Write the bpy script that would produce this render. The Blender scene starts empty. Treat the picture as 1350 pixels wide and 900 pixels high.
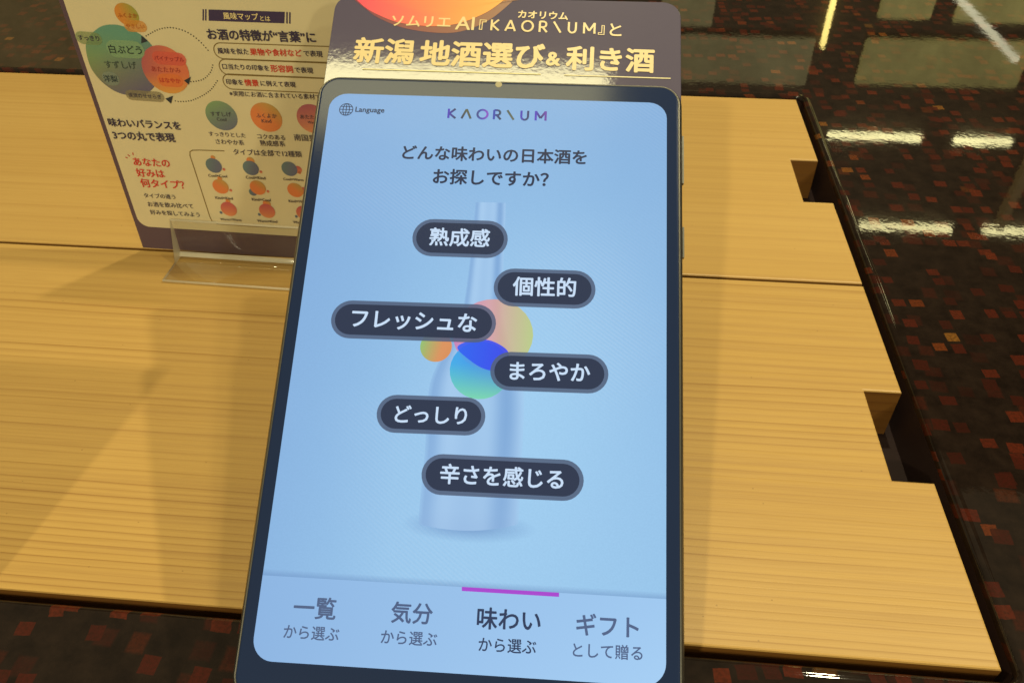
import bpy, bmesh, math, random
from mathutils import Vector, Matrix
random.seed(7)
S = bpy.context.scene
COL = S.collection

# ------------------------------------------------------------------ camera, world, lamps, exposure
H = 0.286                                            # lens height above the board tops
F_PX = 1090.0                                        # focal length in photo pixels (photo 1350 x 900)
RX = Vector((0.99584903, 0.09079142, -0.00645158))   # picture right
RY = Vector((0.05604645, -0.66750841, -0.74248994))  # picture down
RZ = Vector((-0.0717182, 0.7390463, -0.66982614))    # view direction
EYE = Vector((0, 0, H))
cam = bpy.data.objects.new('camera', bpy.data.cameras.new('camera'))
COL.objects.link(cam)
cam.matrix_world = Matrix(((RX.x, -RY.x, -RZ.x, 0), (RX.y, -RY.y, -RZ.y, 0), (RX.z, -RY.z, -RZ.z, H), (0, 0, 0, 1)))
cam.data.sensor_width = 36.0
cam.data.lens = 36.0 * F_PX / 1350.0
cam.data.clip_start = 0.01
cam.data.clip_end = 50
cam.data.dof.use_dof = True
cam.data.dof.focus_distance = 0.305
cam.data.dof.aperture_fstop = 55
S.camera = cam

world = bpy.data.worlds.new('World')
S.world = world
world.use_nodes = True
bgn = world.node_tree.nodes['Background']
bgn.inputs['Color'].default_value = (1.0, 0.84, 0.48, 1)
bgn.inputs['Strength'].default_value = 0.19

S.view_settings.view_transform = 'Standard'
S.view_settings.look = 'None'
S.view_settings.exposure = 0.0
S.view_settings.gamma = 1.0
S.cycles.sample_clamp_indirect = 6.0
S.cycles.use_denoising = True
S.cycles.max_bounces = 8
S.cycles.transparent_max_bounces = 24

WARM = (1.0, 0.90, 0.58)
def downlight(loc, aim, watts, radius, color=WARM):
    d = bpy.data.lights.new('downlight', 'AREA')
    d.shape = 'DISK'; d.size = 2 * radius; d.energy = watts; d.color = color
    o = bpy.data.objects.new('downlight', d); COL.objects.link(o)
    o.location = loc
    o.rotation_euler = (Vector(aim) - Vector(loc)).to_track_quat('-Z', 'Y').to_euler()
    return o
MID = Vector((-0.12, 0.30, 0.0))
def from_dir(dx, dy, height):
    return MID + Vector((dx, dy, 1)) * height
downlight(from_dir(0.70, 0.15, 1.7), MID, 15, 0.030)     # casts the card and tablet edge to the left
downlight(from_dir(0.435, 0.06, 1.8), MID, 7, 0.035)
downlight(from_dir(0.10, 0.285, 1.9), MID, 11.5, 0.030)     # behind the standing card
downlight(from_dir(0.85, -1.05, 1.5), MID, 5, 0.05)     # over the photographer's right shoulder
downlight(from_dir(1.10, -1.74, 1.1), MID, 8, 0.05)
downlight(Vector((-0.2, 0.28, 0)) + Vector((-0.22, -1.3, 1)) * 1.3, (-0.2, 0.3, 0), 18, 0.030)   # low, from the front left; added to throw the unseen card's shadow
# soft ceiling panel straight above: it gleams on the foot of the indigo card and on the upper bezel
_g = bpy.data.lights.new('ceiling_panel', 'AREA'); _g.shape = 'RECTANGLE'; _g.color = (1.0, 0.90, 0.46)
_go = bpy.data.objects.new('ceiling_panel', _g); COL.objects.link(_go)
def _mirror(p, z):
    n = Vector((0.01690614, -0.50682362, 0.86188398)); n.normalize()
    x, y = (p[0] - 675) / F_PX, (p[1] - 450) / F_PX
    d = RX * x + RY * y + RZ
    q = EYE + d * ((Vector((-0.0988, 0.2964, 0.1422)) - EYE).dot(n) / d.dot(n))
    r = d - n * 2 * d.dot(n)
    return q + r * ((z - q.z) / r.z)
_c = [_mirror(p, 1.4) for p in ((385, 87), (720, 107), (880, 165), (385, 156))]
_ex = ((_c[1] - _c[0]) + (_c[2] - _c[3])) / 2; _ey = ((_c[0] - _c[3]) + (_c[1] - _c[2])) / 2
_g.size = _ex.length; _g.size_y = _ey.length; _g.energy = 9.0 * math.pi * _g.size * _g.size_y
_go.location = sum(_c, Vector()) / 4
_exn = _ex.normalized(); _zn = Vector((0, 0, 1)); _zn = (_zn - _exn * _zn.dot(_exn)).normalized(); _yn = _zn.cross(_exn)
_go.matrix_world = Matrix(((_exn.x, _yn.x, _zn.x, _go.location.x), (_exn.y, _yn.y, _zn.y, _go.location.y), (_exn.z, _yn.z, _zn.z, _go.location.z), (0, 0, 0, 1)))

# ------------------------------------------------------------------ small helpers
def lin(c):
    return tuple((v / 255.0 / 12.92) if v / 255.0 <= 0.04045 else (((v / 255.0) + 0.055) / 1.055) ** 2.4 for v in c)
def tag(o, label=None, cat=None, group=None, kind=None):
    if label: o['label'] = label
    if cat: o['category'] = cat
    if group: o['group'] = group
    if kind: o['kind'] = kind
    return o
def empty(name, loc):
    o = bpy.data.objects.new(name, None); COL.objects.link(o)
    o.location = loc; o.empty_display_size = 0.02
    return o
def origin_of(o):
    v = Vector(o.location)
    while o.parent: o = o.parent; v += o.location
    return v
def link(name, me, mats, parent=None, smooth=False):
    """Link a mesh given in world coordinates; the object sits at its parent's origin."""
    if parent is not None: me.transform(Matrix.Translation(-origin_of(parent)))
    for m in (mats if isinstance(mats, (list, tuple)) else [mats]): me.materials.append(m)
    if smooth:
        for p in me.polygons: p.use_smooth = True
    o = bpy.data.objects.new(name, me); COL.objects.link(o)
    if parent is not None: o.parent = parent
    return o
def from_bm(name, bm, mats, parent=None, smooth=False):
    bmesh.ops.recalc_face_normals(bm, faces=bm.faces)
    me = bpy.data.meshes.new(name); bm.to_mesh(me); bm.free()
    return link(name, me, mats, parent, smooth)
def ray(p):
    x, y = (p[0] - 675) / F_PX, (p[1] - 450) / F_PX
    return RX * x + RY * y + RZ
class Plane:
    def __init__(s, o, ex, n):
        s.o = Vector(o); s.n = Vector(n).normalized()
        s.ex = (Vector(ex) - s.n * Vector(ex).dot(s.n)).normalized(); s.ey = s.n.cross(s.ex)
    def at(s, p):
        d = ray(p); q = EYE + d * ((s.o - EYE).dot(s.n) / d.dot(s.n)) - s.o
        return Vector((q.dot(s.ex), q.dot(s.ey)))
    def w(s, v, off=0.0):
        return s.o + s.ex * v[0] + s.ey * v[1] + s.n * off
    def shift(s, off):
        return Plane(s.o + s.n * off, s.ex, s.n)

# ------------------------------------------------------------------ materials
def new_mat(name):
    m = bpy.data.materials.new(name); m.use_nodes = True
    nt = m.node_tree
    return m, nt, nt.nodes['Principled BSDF']
def simple(name, col, rough=0.5, spec=0.5, metal=0.0, coat=0.0):
    m, nt, b = new_mat(name)
    b.inputs['Base Color'].default_value = (*col, 1); b.inputs['Roughness'].default_value = rough
    b.inputs['Specular IOR Level'].default_value = spec; b.inputs['Metallic'].default_value = metal
    b.inputs['Coat Weight'].default_value = coat
    return m
class NT:
    def __init__(s, nt): s.nt = nt
    def n(s, typ, **kw):
        x = s.nt.nodes.new(typ)
        for k, v in kw.items(): setattr(x, k, v)
        return x
    def put(s, sock, v):
        if hasattr(v, 'is_output'): s.nt.links.new(v, sock)
        else: sock.default_value = v
    def math(s, op, a, b=0.0, c=None):
        x = s.n('ShaderNodeMath', operation=op); s.put(x.inputs[0], a); s.put(x.inputs[1], b)
        if c is not None: s.put(x.inputs[2], c)
        return x.outputs[0]
    def vec(s, op, a, b=None):
        x = s.n('ShaderNodeVectorMath', operation=op); s.put(x.inputs[0], a)
        if b is not None: s.put(x.inputs[1], b)
        return x.outputs['Value'] if op in ('LENGTH', 'DOT_PRODUCT') else x.outputs['Vector']
    def mix(s, f, a, b, blend='MIX'):
        x = s.n('ShaderNodeMix', data_type='RGBA', blend_type=blend)
        s.put(x.inputs[0], f); s.put(x.inputs[6], a); s.put(x.inputs[7], b)
        return x.outputs[2]
    def noise(s, vec, scale, detail=3, rough=0.55, dim='3D'):
        x = s.n('ShaderNodeTexNoise', noise_dimensions=dim); s.put(x.inputs['Vector'], vec)
        x.inputs['Scale'].default_value = scale; x.inputs['Detail'].default_value = detail; x.inputs['Roughness'].default_value = rough
        return x
    def ramp(s, f, stops):
        x = s.n('ShaderNodeValToRGB'); s.put(x.inputs[0], f)
        e = x.color_ramp.elements
        while len(e) < len(stops): e.new(0.5)
        for k, (p, c) in zip(e, stops): k.position = p; k.color = (*c, 1) if len(c) == 3 else c
        return x.outputs[0]
    def remap(s, v, a, b, c, d):
        x = s.n('ShaderNodeMapRange'); s.put(x.inputs[0], v)
        for i, q in enumerate((a, b, c, d)): x.inputs[1 + i].default_value = q
        return x.outputs[0]
    def bump(s, h, strength, dist):
        x = s.n('ShaderNodeBump'); x.inputs['Strength'].default_value = strength; x.inputs['Distance'].default_value = dist
        s.put(x.inputs['Height'], h); return x.outputs[0]

def wood(name, seed, a, b, y0, lo, mid, hi, bend, force, side_shade=0.0):
    m, nt, bs = new_mat(name); N = NT(nt)
    P = N.n('ShaderNodeNewGeometry').outputs['Position']
    sp = N.n('ShaderNodeSeparateXYZ'); N.put(sp.inputs[0], P)
    x, y, z = sp.outputs
    def co(sx, sy, sz, off=0.0):
        c = N.n('ShaderNodeCombineXYZ'); N.put(c.inputs[0], N.math('MULTIPLY', x, sx)); N.put(c.inputs[1], N.math('MULTIPLY_ADD', y, sy, off + seed)); N.put(c.inputs[2], N.math('MULTIPLY', z, sz))
        return c.outputs[0]
    warp = N.noise(co(2.2, 9.0, 4.0), 1.0, 3).outputs[0]
    warp2 = N.noise(co(7, 40, 20, 3), 1.0, 2).outputs[0]
    t = N.math('SUBTRACT', y, y0)
    t = N.math('ADD', t, N.math('MULTIPLY', N.math('SUBTRACT', warp, 0.5), bend))
    t = N.math('ADD', t, N.math('MULTIPLY', N.math('SUBTRACT', warp2, 0.5), 0.0016))
    t = N.math('ADD', t, N.math('MULTIPLY', z, 0.8))
    ph = N.math('ADD', N.math('MULTIPLY', t, a), N.math('MULTIPLY', N.math('MULTIPLY', t, t), b))
    fr = N.math('FRACT', ph)
    late = N.math('POWER', fr, 4.5)                                     # dark latewood ends each ring sharply
    per = N.n('ShaderNodeTexWhiteNoise', noise_dimensions='1D'); N.put(per.inputs['W'], N.math('FLOOR', ph))
    late = N.math('MULTIPLY', late, N.math('MULTIPLY_ADD', per.outputs[0], 0.80, 0.15))
    streak = N.noise(co(3, 330, 200, 11), 1.0, 4, 0.6).outputs[0]
    fine = N.noise(co(28, 1500, 900, 5), 1.0, 2, 0.6).outputs[0]
    cluster = N.noise(co(1.6, 26, 9, 17), 1.0, 2).outputs[0]
    broad = N.noise(co(1.3, 14, 5, 8), 1.0, 3).outputs[0]
    c = N.mix(N.remap(broad, 0.3, 0.7, 0, 1), mid + (1,), hi + (1,))
    c = N.mix(N.math('MULTIPLY', late, N.math('MULTIPLY', N.remap(cluster, 0.36, 0.62, 0.25, 1.0), force)), c, lo + (1,))
    c = N.mix(N.math('MULTIPLY', N.remap(streak, 0.45, 0.75, 0, 1), 0.28), c, lo + (1,))
    c = N.mix(N.math('MULTIPLY', N.remap(fine, 0.45, 0.7, 0, 1), 0.14), c, lo + (1,))
    spk = N.n('ShaderNodeTexVoronoi'); N.put(spk.inputs['Vector'], co(90, 90, 90, 2)); spk.inputs['Scale'].default_value = 1.0
    dots = N.math('LESS_THAN', spk.outputs['Distance'], 0.035)
    c = N.mix(N.math('MULTIPLY', dots, 0.35), c, (0.10, 0.04, 0.012, 1))
    c = N.mix(side_shade, c, (0.32, 0.20, 0.11, 1), 'MULTIPLY') if side_shade else c  # darkens the side faces: their shade is put into the colour
    N.put(bs.inputs['Base Color'], c)
    N.put(bs.inputs['Roughness'], N.remap(streak, 0.3, 0.7, 0.34, 0.50))
    bs.inputs['Specular IOR Level'].default_value = 0.5
    hgt = N.math('ADD', N.math('MULTIPLY', late, -0.6), N.math('MULTIPLY', fine, 0.5))
    N.put(bs.inputs['Normal'], N.bump(hgt, 0.25, 0.0002))
    return m

def lacquer(name):
    m, nt, bs = new_mat(name); N = NT(nt)
    P = N.n('ShaderNodeNewGeometry').outputs['Position']
    sp = N.n('ShaderNodeSeparateXYZ'); N.put(sp.inputs[0], P)
    cc = N.n('ShaderNodeCombineXYZ')
    N.put(cc.inputs[0], N.math('ADD', sp.outputs[0], N.math('MULTIPLY', sp.outputs[2], 1.3)))
    N.put(cc.inputs[1], N.math('ADD', sp.outputs[1], N.math('MULTIPLY', sp.outputs[2], 0.9)))
    base = cc.outputs[0]
    wob = N.noise(base, 260, 2)
    wobv = N.vec('MULTIPLY', N.vec('SUBTRACT', wob.outputs['Color'], (0.5, 0.5, 0.5)), (0.0008, 0.0008, 0))
    base2 = N.vec('ADD', base, wobv)
    ground = N.ramp(N.noise(P, 90, 5, 0.65).outputs[0], [(0.35, (0.008, 0.005, 0.004)), (0.7, (0.018, 0.011, 0.008))])
    col = ground
    for k, (s, off, present, rot, amt) in enumerate(((0.0125, (0.3, 0.71, 0), 0.34, 0.04, 0.5), (0.0092, (0.137, 0.29, 0), 0.26, -0.06, 1.0), (0.0100, (0.51, 0.17, 0), 0.14, 0.05, 1.1))):
        rt = N.n('ShaderNodeVectorRotate', rotation_type='Z_AXIS'); N.put(rt.inputs['Vector'], base2); rt.inputs['Angle'].default_value = rot
        p = N.vec('ADD', N.vec('MULTIPLY', rt.outputs[0], (1 / s, 1 / s, 0)), (off[0] * 7, off[1] * 7, 0))
        cell = N.vec('FLOOR', p); loc = N.vec('SUBTRACT', N.vec('FRACTION', p), (0.5, 0.5, 0))
        r1 = N.n('ShaderNodeTexWhiteNoise', noise_dimensions='3D'); N.put(r1.inputs['Vector'], N.vec('ADD', cell, (0, 0, k * 17.0)))
        r2 = N.n('ShaderNodeTexWhiteNoise', noise_dimensions='3D'); N.put(r2.inputs['Vector'], N.vec('ADD', cell, (0, 0, k * 17.0 + 5)))
        jit = N.vec('MULTIPLY', N.vec('SUBTRACT', r1.outputs['Color'], (0.5, 0.5, 0.5)), (0.26, 0.26, 0))
        q = N.vec('ABSOLUTE', N.vec('SUBTRACT', loc, jit))
        qs = N.n('ShaderNodeSeparateXYZ'); N.put(qs.inputs[0], q)
        r3 = N.n('ShaderNodeTexWhiteNoise', noise_dimensions='3D'); N.put(r3.inputs['Vector'], N.vec('ADD', cell, (0, 0, k * 17.0 + 9)))
        sx, sy, sz = [N.math('MULTIPLY_ADD', o_, 0.35, 0.88) for o_ in (lambda sp_: (N.put(sp_.inputs[0], r3.outputs['Color']), sp_.outputs)[1])(N.n('ShaderNodeSeparateXYZ'))]
        d = N.math('MAXIMUM', N.math('MULTIPLY', qs.outputs[0], sx), N.math('MULTIPLY', qs.outputs[1], sy))
        inside = N.remap(d, 0.37, 0.27 if k == 0 else 0.34, 0, 1)
        on = N.math('LESS_THAN', r1.outputs['Value'], present)
        tone = N.ramp(r2.outputs['Value'], [(0.0, (0.030, 0.007, 0.005)), (0.5, (0.060, 0.010, 0.006)), (0.90, (0.090, 0.016, 0.007)), (0.975, (0.13, 0.032, 0.008)), (1.0, (0.20, 0.085, 0.016))])
        grain = N.noise(P, 700, 3).outputs[0]
        tone = N.mix(N.remap(grain, 0.4, 0.7, 0, 0.6), tone, (0.02, 0.008, 0.004, 1))
        depth = N.math('MULTIPLY_ADD', N.math('MULTIPLY', r2.outputs['Value'], r1.outputs['Value']), 0.4, amt - 0.2)
        f = N.math('MULTIPLY', N.math('MULTIPLY', inside, on), depth)
        f = N.math('MINIMUM', f, 1.0)
        col = N.mix(f, col, tone)
    N.put(bs.inputs['Base Color'], col)
    bs.inputs['Specular IOR Level'].default_value = 0.5
    bs.inputs['Roughness'].default_value = 0.05
    sc = N.noise(P, 35, 4, 0.7).outputs[0]
    N.put(bs.inputs['Roughness'], N.remap(sc, 0.35, 0.75, 0.015, 0.05))
    wav = N.noise(P, 330, 2, 0.5).outputs[0]
    wav2 = N.noise(P, 60, 2, 0.5).outputs[0]
    hgt = N.math('ADD', N.math('MULTIPLY', wav, 0.12), N.math('MULTIPLY', wav2, 0.30))
    N.put(bs.inputs['Normal'], N.bump(hgt, 0.20, 0.0004))
    return m

def ink_mat(name, rough=0.5, spec=0.4):
    m, nt, b = new_mat(name); N = NT(nt)
    at = N.n('ShaderNodeVertexColor', layer_name='Col')
    tr = N.n('ShaderNodeBsdfTransparent'); mx = N.n('ShaderNodeMixShader')
    N.put(b.inputs['Base Color'], at.outputs['Color'])
    b.inputs['Roughness'].default_value = rough; b.inputs['Specular IOR Level'].default_value = spec
    N.put(mx.inputs[0], at.outputs['Alpha']); nt.links.new(tr.outputs[0], mx.inputs[1]); nt.links.new(b.outputs[0], mx.inputs[2])
    nt.links.new(mx.outputs[0], nt.nodes['Material Output'].inputs['Surface'])
    return m
def screen_mat(name, panel=False):
    """LCD pixels behind glass: the image gives off light, the glass stays a black gloss."""
    m, nt, b = new_mat(name); N = NT(nt)
    at = N.n('ShaderNodeVertexColor', layer_name='Col')
    b.inputs['Base Color'].default_value = (0.01, 0.012, 0.016, 1)
    b.inputs['Roughness'].default_value = 0.22; b.inputs['Specular IOR Level'].default_value = 0.15
    col = at.outputs['Color']
    if panel:                                                            # fine pixel-row moire of the panel
        P = N.n('ShaderNodeNewGeometry').outputs['Position']
        wv = N.n('ShaderNodeTexWave', wave_type='BANDS', bands_direction='DIAGONAL'); N.put(wv.inputs['Vector'], P)
        wv.inputs['Scale'].default_value = 300; wv.inputs['Distortion'].default_value = 5; wv.inputs['Detail'].default_value = 1; wv.inputs['Detail Scale'].default_value = 0.05
        msk = N.noise(P, 14, 1).outputs[0]
        f = N.math('MULTIPLY', N.remap(msk, 0.48, 0.7, 0, 0.06), wv.outputs['Fac'])
        col = N.mix(f, col, (1, 1, 1, 1))
        pp = N.noise(P, 1800, 1).outputs[0]
        col = N.mix(N.remap(pp, 0.35, 0.65, 0.0, 0.05), col, (0.1, 0.2, 0.4, 1))
    N.put(b.inputs['Emission Color'], col); b.inputs['Emission Strength'].default_value = 1.0
    tr = N.n('ShaderNodeBsdfTransparent'); mx = N.n('ShaderNodeMixShader')
    N.put(mx.inputs[0], at.outputs['Alpha']); nt.links.new(tr.outputs[0], mx.inputs[1]); nt.links.new(b.outputs[0], mx.inputs[2])
    nt.links.new(mx.outputs[0], nt.nodes['Material Output'].inputs['Surface'])
    return m
def acrylic(name, edge=False):
    m, nt, b = new_mat(name); N = NT(nt)
    if edge:
        b.inputs['Base Color'].default_value = (0.75, 0.70, 0.55, 1); b.inputs['Roughness'].default_value = 0.10; b.inputs['Specular IOR Level'].default_value = 1.0
        tr = N.n('ShaderNodeBsdfTransparent'); tr.inputs[0].default_value = (0.92, 0.92, 0.9, 1)
        mx = N.n('ShaderNodeMixShader'); mx.inputs[0].default_value = 0.6
        nt.links.new(tr.outputs[0], mx.inputs[1]); nt.links.new(b.outputs[0], mx.inputs[2])
    else:
        tr = N.n('ShaderNodeBsdfTransparent'); tr.inputs[0].default_value = (0.96, 0.96, 0.95, 1)
        gl = N.n('ShaderNodeBsdfGlossy'); gl.inputs['Roughness'].default_value = 0.03
        lw = N.n('ShaderNodeLayerWeight'); lw.inputs[0].default_value = 0.5
        fz = N.math('MULTIPLY_ADD', N.math('POWER', lw.outputs['Facing'], 5.0), 0.5, 0.03)   # symmetric for both sides of the sheet
        mx = N.n('ShaderNodeMixShader'); N.put(mx.inputs[0], fz)
        nt.links.new(tr.outputs[0], mx.inputs[1]); nt.links.new(gl.outputs[0], mx.inputs[2])
    nt.links.new(mx.outputs[0], nt.nodes['Material Output'].inputs['Surface'])
    return m
def glow(name, col, strength):
    m, nt, b = new_mat(name)
    b.inputs['Base Color'].default_value = (0.3, 0.28, 0.2, 1)
    b.inputs['Emission Color'].default_value = (*col, 1); b.inputs['Emission Strength'].default_value = strength
    return m
def card_stock(name, col, rough, spec, grain):
    m, nt, b = new_mat(name); N = NT(nt)
    P = N.n('ShaderNodeNewGeometry').outputs['Position']
    v = N.noise(P, 60, 3).outputs[0]
    c = N.mix(N.remap(v, 0.3, 0.7, 0, 0.16), col + (1,), tuple(k * 0.75 for k in col) + (1,))
    N.put(b.inputs['Base Color'], c)
    b.inputs['Roughness'].default_value = rough; b.inputs['Specular IOR Level'].default_value = spec
    g = N.noise(P, 420, 3, 0.6).outputs[0]
    N.put(b.inputs['Normal'], N.bump(g, grain, 0.0004))
    return m

M_BACK = wood('cedar_back', 3.1, 75, 60, 0.37, (0.340, 0.175, 0.044), (0.490, 0.302, 0.090), (0.535, 0.340, 0.108), 0.008, 0.42)
M_FRONT = wood('cedar_front', 9.7, 330, -455, 0.15, (0.235, 0.105, 0.024), (0.482, 0.294, 0.083), (0.520, 0.327, 0.100), 0.006, 0.95)
M_BACKS = wood('cedar_back_sides', 3.1, 75, 60, 0.37, (0.340, 0.175, 0.044), (0.490, 0.302, 0.090), (0.535, 0.340, 0.108), 0.008, 0.42, 0.92)   # darker copy: shade of notch and gap walls put into the colour
M_FRONTS = wood('cedar_front_sides', 9.7, 330, -455, 0.15, (0.235, 0.105, 0.024), (0.482, 0.294, 0.083), (0.520, 0.327, 0.100), 0.006, 0.95, 0.92)   # shaded copy of the front cedar for its side and notch walls
M_LACQ = lacquer('mosaic_lacquer')
M_FLOORREC = simple('recess_black', (0.012, 0.010, 0.010), 0.35)
M_INK = ink_mat('printed_ink', 0.5, 0.35)
M_INKG = ink_mat('foil_print', 0.32, 0.5)
M_CARD = card_stock('cream_card', (0.67, 0.58, 0.36), 0.55, 0.3, 0.04)
M_PURPLE = card_stock('purple_print', (0.105, 0.066, 0.090), 0.45, 0.4, 0.05)
M_HEAD = card_stock('indigo_film', (0.066, 0.052, 0.100), 0.5, 0.2, 0.045)
_b = M_HEAD.node_tree.nodes['Principled BSDF']; _b.inputs['Coat Weight'].default_value = 1.0; _b.inputs['Coat IOR'].default_value = 1.9; _b.inputs['Coat Roughness'].default_value = 0.055
M_HEAD.node_tree.links.new(_b.inputs['Normal'].links[0].from_socket, _b.inputs['Coat Normal'])
M_EDGE = simple('card_edge', (0.30, 0.26, 0.20), 0.7)
M_FRAME = simple('grey_metal', (0.13, 0.125, 0.11), 0.36, 0.5, 0.85)
M_GLASS = simple('black_glass', (0.012, 0.023, 0.068), 0.13, 0.28)
M_LENS = simple('lens_ring', (0.20, 0.18, 0.12), 0.2, 0.6)
M_SCREEN = screen_mat('lcd_panel', True)
M_PIX = screen_mat('lcd_pixels')
M_ACR = acrylic('clear_acrylic')
M_ACRE = acrylic('acrylic_edge', True)
M_STAND = simple('stand_black', (0.02, 0.02, 0.022), 0.4)
M_WALL = simple('dark_shelving', (0.05, 0.035, 0.02), 0.6)
M_LED = glow('led_strip', (1.0, 0.91, 0.44), 8.0)
M_LEDY = glow('yellow_led', (1.0, 0.78, 0.22), 6.0)
def panel_mat(name, col, strength):
    """backlit frosted panel with uneven printed tone"""
    m, nt, b = new_mat(name); N = NT(nt)
    P = N.n('ShaderNodeNewGeometry').outputs['Position']
    a = N.noise(P, 9, 3, 0.6).outputs[0]; g = N.noise(P, 55, 2, 0.6).outputs[0]
    f = N.math('ADD', N.math('MULTIPLY', a, 0.75), N.math('MULTIPLY', g, 0.35))
    N.put(b.inputs['Emission Color'], N.mix(N.remap(f, 0.35, 0.75, 0, 1), tuple(c * 0.45 for c in col) + (1,), col + (1,)))
    b.inputs['Emission Strength'].default_value = strength; b.inputs['Base Color'].default_value = (0.2, 0.18, 0.1, 1)
    return m
M_PANEL = panel_mat('backlit_panel', (1.0, 0.88, 0.26), 0.66)
M_PANEL2 = panel_mat('backlit_panel_dim', (1.0, 0.90, 0.40), 0.38)
M_PANELB = panel_mat('backlit_panel_brown', (0.55, 0.36, 0.14), 0.42)
M_LEDW = glow('white_led', (1.0, 0.95, 0.62), 2.4)
M_POST = glow('amber_post', (0.30, 0.14, 0.02), 0.5)  # no lamp: the post's lit look is put in as faint emission
M_RECESS = simple('recess_lacquer', (0.032, 0.018, 0.017), 0.45, 0.3)

# ------------------------------------------------------------------ geometry helpers
def rrect(x0, y0, x1, y1, r, n=8):
    pts = []
    for cx, cy, a0 in ((x1 - r, y1 - r, 0), (x0 + r, y1 - r, 90), (x0 + r, y0 + r, 180), (x1 - r, y0 + r, 270)):
        for k in range(n + 1):
            a = math.radians(a0 + 90 * k / n); pts.append((cx + r * math.cos(a), cy + r * math.sin(a)))
    return pts
def loft(bm, pl, rect, r, prof, cap0=True, cap1=True, n=8, mat=None):
    """Rings of a rounded rectangle: prof is a list of (inset, height)."""
    rings = []
    for ins, z in prof:
        x0, y0, x1, y1 = rect
        rr = max(r - ins, 0.0002)
        rings.append([bm.verts.new(pl.w(p, z)) for p in rrect(x0 + ins, y0 + ins, x1 - ins, y1 - ins, rr, n)])
    fs = []
    for a, b in zip(rings, rings[1:]):
        for i in range(len(a)):
            j = (i + 1) % len(a); fs.append(bm.faces.new((a[i], a[j], b[j], b[i])))
    if cap0: fs.append(bm.faces.new(rings[0][::-1]))
    if cap1: fs.append(bm.faces.new(rings[-1]))
    if mat is not None:
        for f in fs: f.material_index = mat
    return rings
def box(bm, x0, y0, z0, x1, y1, z1, mat=0):
    v = [bm.verts.new((x, y, z)) for z in (z0, z1) for y in (y0, y1) for x in (x0, x1)]
    for f in ((0, 2, 3, 1), (4, 5, 7, 6), (0, 1, 5, 4), (2, 6, 7, 3), (0, 4, 6, 2), (1, 3, 7, 5)):
        bm.faces.new([v[i] for i in f]).material_index = mat
def obox(bm, o, ex, ey, ez, mat=0):
    o, ex, ey, ez = map(Vector, (o, ex, ey, ez))
    v = [bm.verts.new(o + ex * i + ey * j + ez * k) for k in (0, 1) for j in (0, 1) for i in (0, 1)]
    for f in ((0, 2, 3, 1), (4, 5, 7, 6), (0, 1, 5, 4), (2, 6, 7, 3), (0, 4, 6, 2), (1, 3, 7, 5)):
        bm.faces.new([v[i] for i in f]).material_index = mat
def set_col(me, fn):
    at = me.color_attributes.new('Col', 'FLOAT_COLOR', 'POINT')
    for i, v in enumerate(me.vertices): at.data[i].color = fn(v.co)
def rgba(c, a=1.0):
    return (*lin(c), a)
def flat(name, pl, pts, off, mat, col, parent, a=1.0):
    """A printed (or displayed) flat shape on its surface: pts in plane coordinates."""
    bm = bmesh.new()
    f = bm.faces.new([bm.verts.new(pl.w(p, off)) for p in pts])
    bmesh.ops.triangulate(bm, faces=[f])
    me = bpy.data.meshes.new(name); bm.to_mesh(me); bm.free()
    cc = rgba(col, a); set_col(me, lambda co: cc)
    return link(name, me, mat, parent)
def smooth_loop(pts, n=6):
    """Closed Catmull-Rom through pts."""
    out = []; L = len(pts)
    for i in range(L):
        p0, p1, p2, p3 = (Vector(pts[(i + k - 1) % L]) for k in range(4))
        for k in range(n):
            t = k / n
            out.append(0.5 * ((2 * p1) + (p2 - p0) * t + (2 * p0 - 5 * p1 + 4 * p2 - p3) * t * t + (3 * p1 - p0 - 3 * p2 + p3) * t ** 3))
    return out
def blob(name, pl, loop, off, mat, colfn, parent, soft=0.0, rings=7):
    """Gradient-coloured shape; colfn(u, v) with u, v from 0 to 1 over its bounds; soft fades the rim."""
    c = sum((Vector(p) for p in loop), Vector((0, 0))) / len(loop)
    x0, x1 = min(p[0] for p in loop), max(p[0] for p in loop); y0, y1 = min(p[1] for p in loop), max(p[1] for p in loop)
    bm = bmesh.new(); cols = []
    def add(p, al):
        bm.verts.new(pl.w(p, off)); r = colfn((p[0] - x0) / (x1 - x0), (p[1] - y0) / (y1 - y0))
        cols.append((*lin(r[:3]), (r[3] if len(r) > 3 else 1.0) * al))
    add(c, 1.0)
    fr = [(k + 1) / rings for k in range(rings)]
    for t in fr:
        al = 1.0 if soft <= 0 else max(0.0, min(1.0, (1 - t) / soft))
        for p in loop: add(c + (Vector(p) - c) * t, al)
    bm.verts.ensure_lookup_table(); L = len(loop)
    for i in range(L): bm.faces.new((bm.verts[0], bm.verts[1 + i], bm.verts[1 + (i + 1) % L]))
    for k in range(rings - 1):
        for i in range(L):
            j = (i + 1) % L; a = 1 + k * L; b = 1 + (k + 1) * L
            bm.faces.new((bm.verts[a + i], bm.verts[b + i], bm.verts[b + j], bm.verts[a + j]))
    me = bpy.data.meshes.new(name); bm.to_mesh(me); bm.free()
    at = me.color_attributes.new('Col', 'FLOAT_COLOR', 'POINT')
    for i, q in enumerate(cols): at.data[i].color = q
    return link(name, me, mat, parent)
def ell(cx, cy, rx, ry, rot=0, n=28):
    r = math.radians(rot)
    return [(cx + rx * math.cos(a) * math.cos(r) - ry * math.sin(a) * math.sin(r), cy + rx * math.cos(a) * math.sin(r) + ry * math.sin(a) * math.cos(r)) for a in (2 * math.pi * k / n for k in range(n))]
def px(pl, pts): return [pl.at(p) for p in pts]
def mixc(a, b, t):
    t = max(0, min(1, t)); return tuple(p + (q - p) * t for p, q in zip(a, b))
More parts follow.
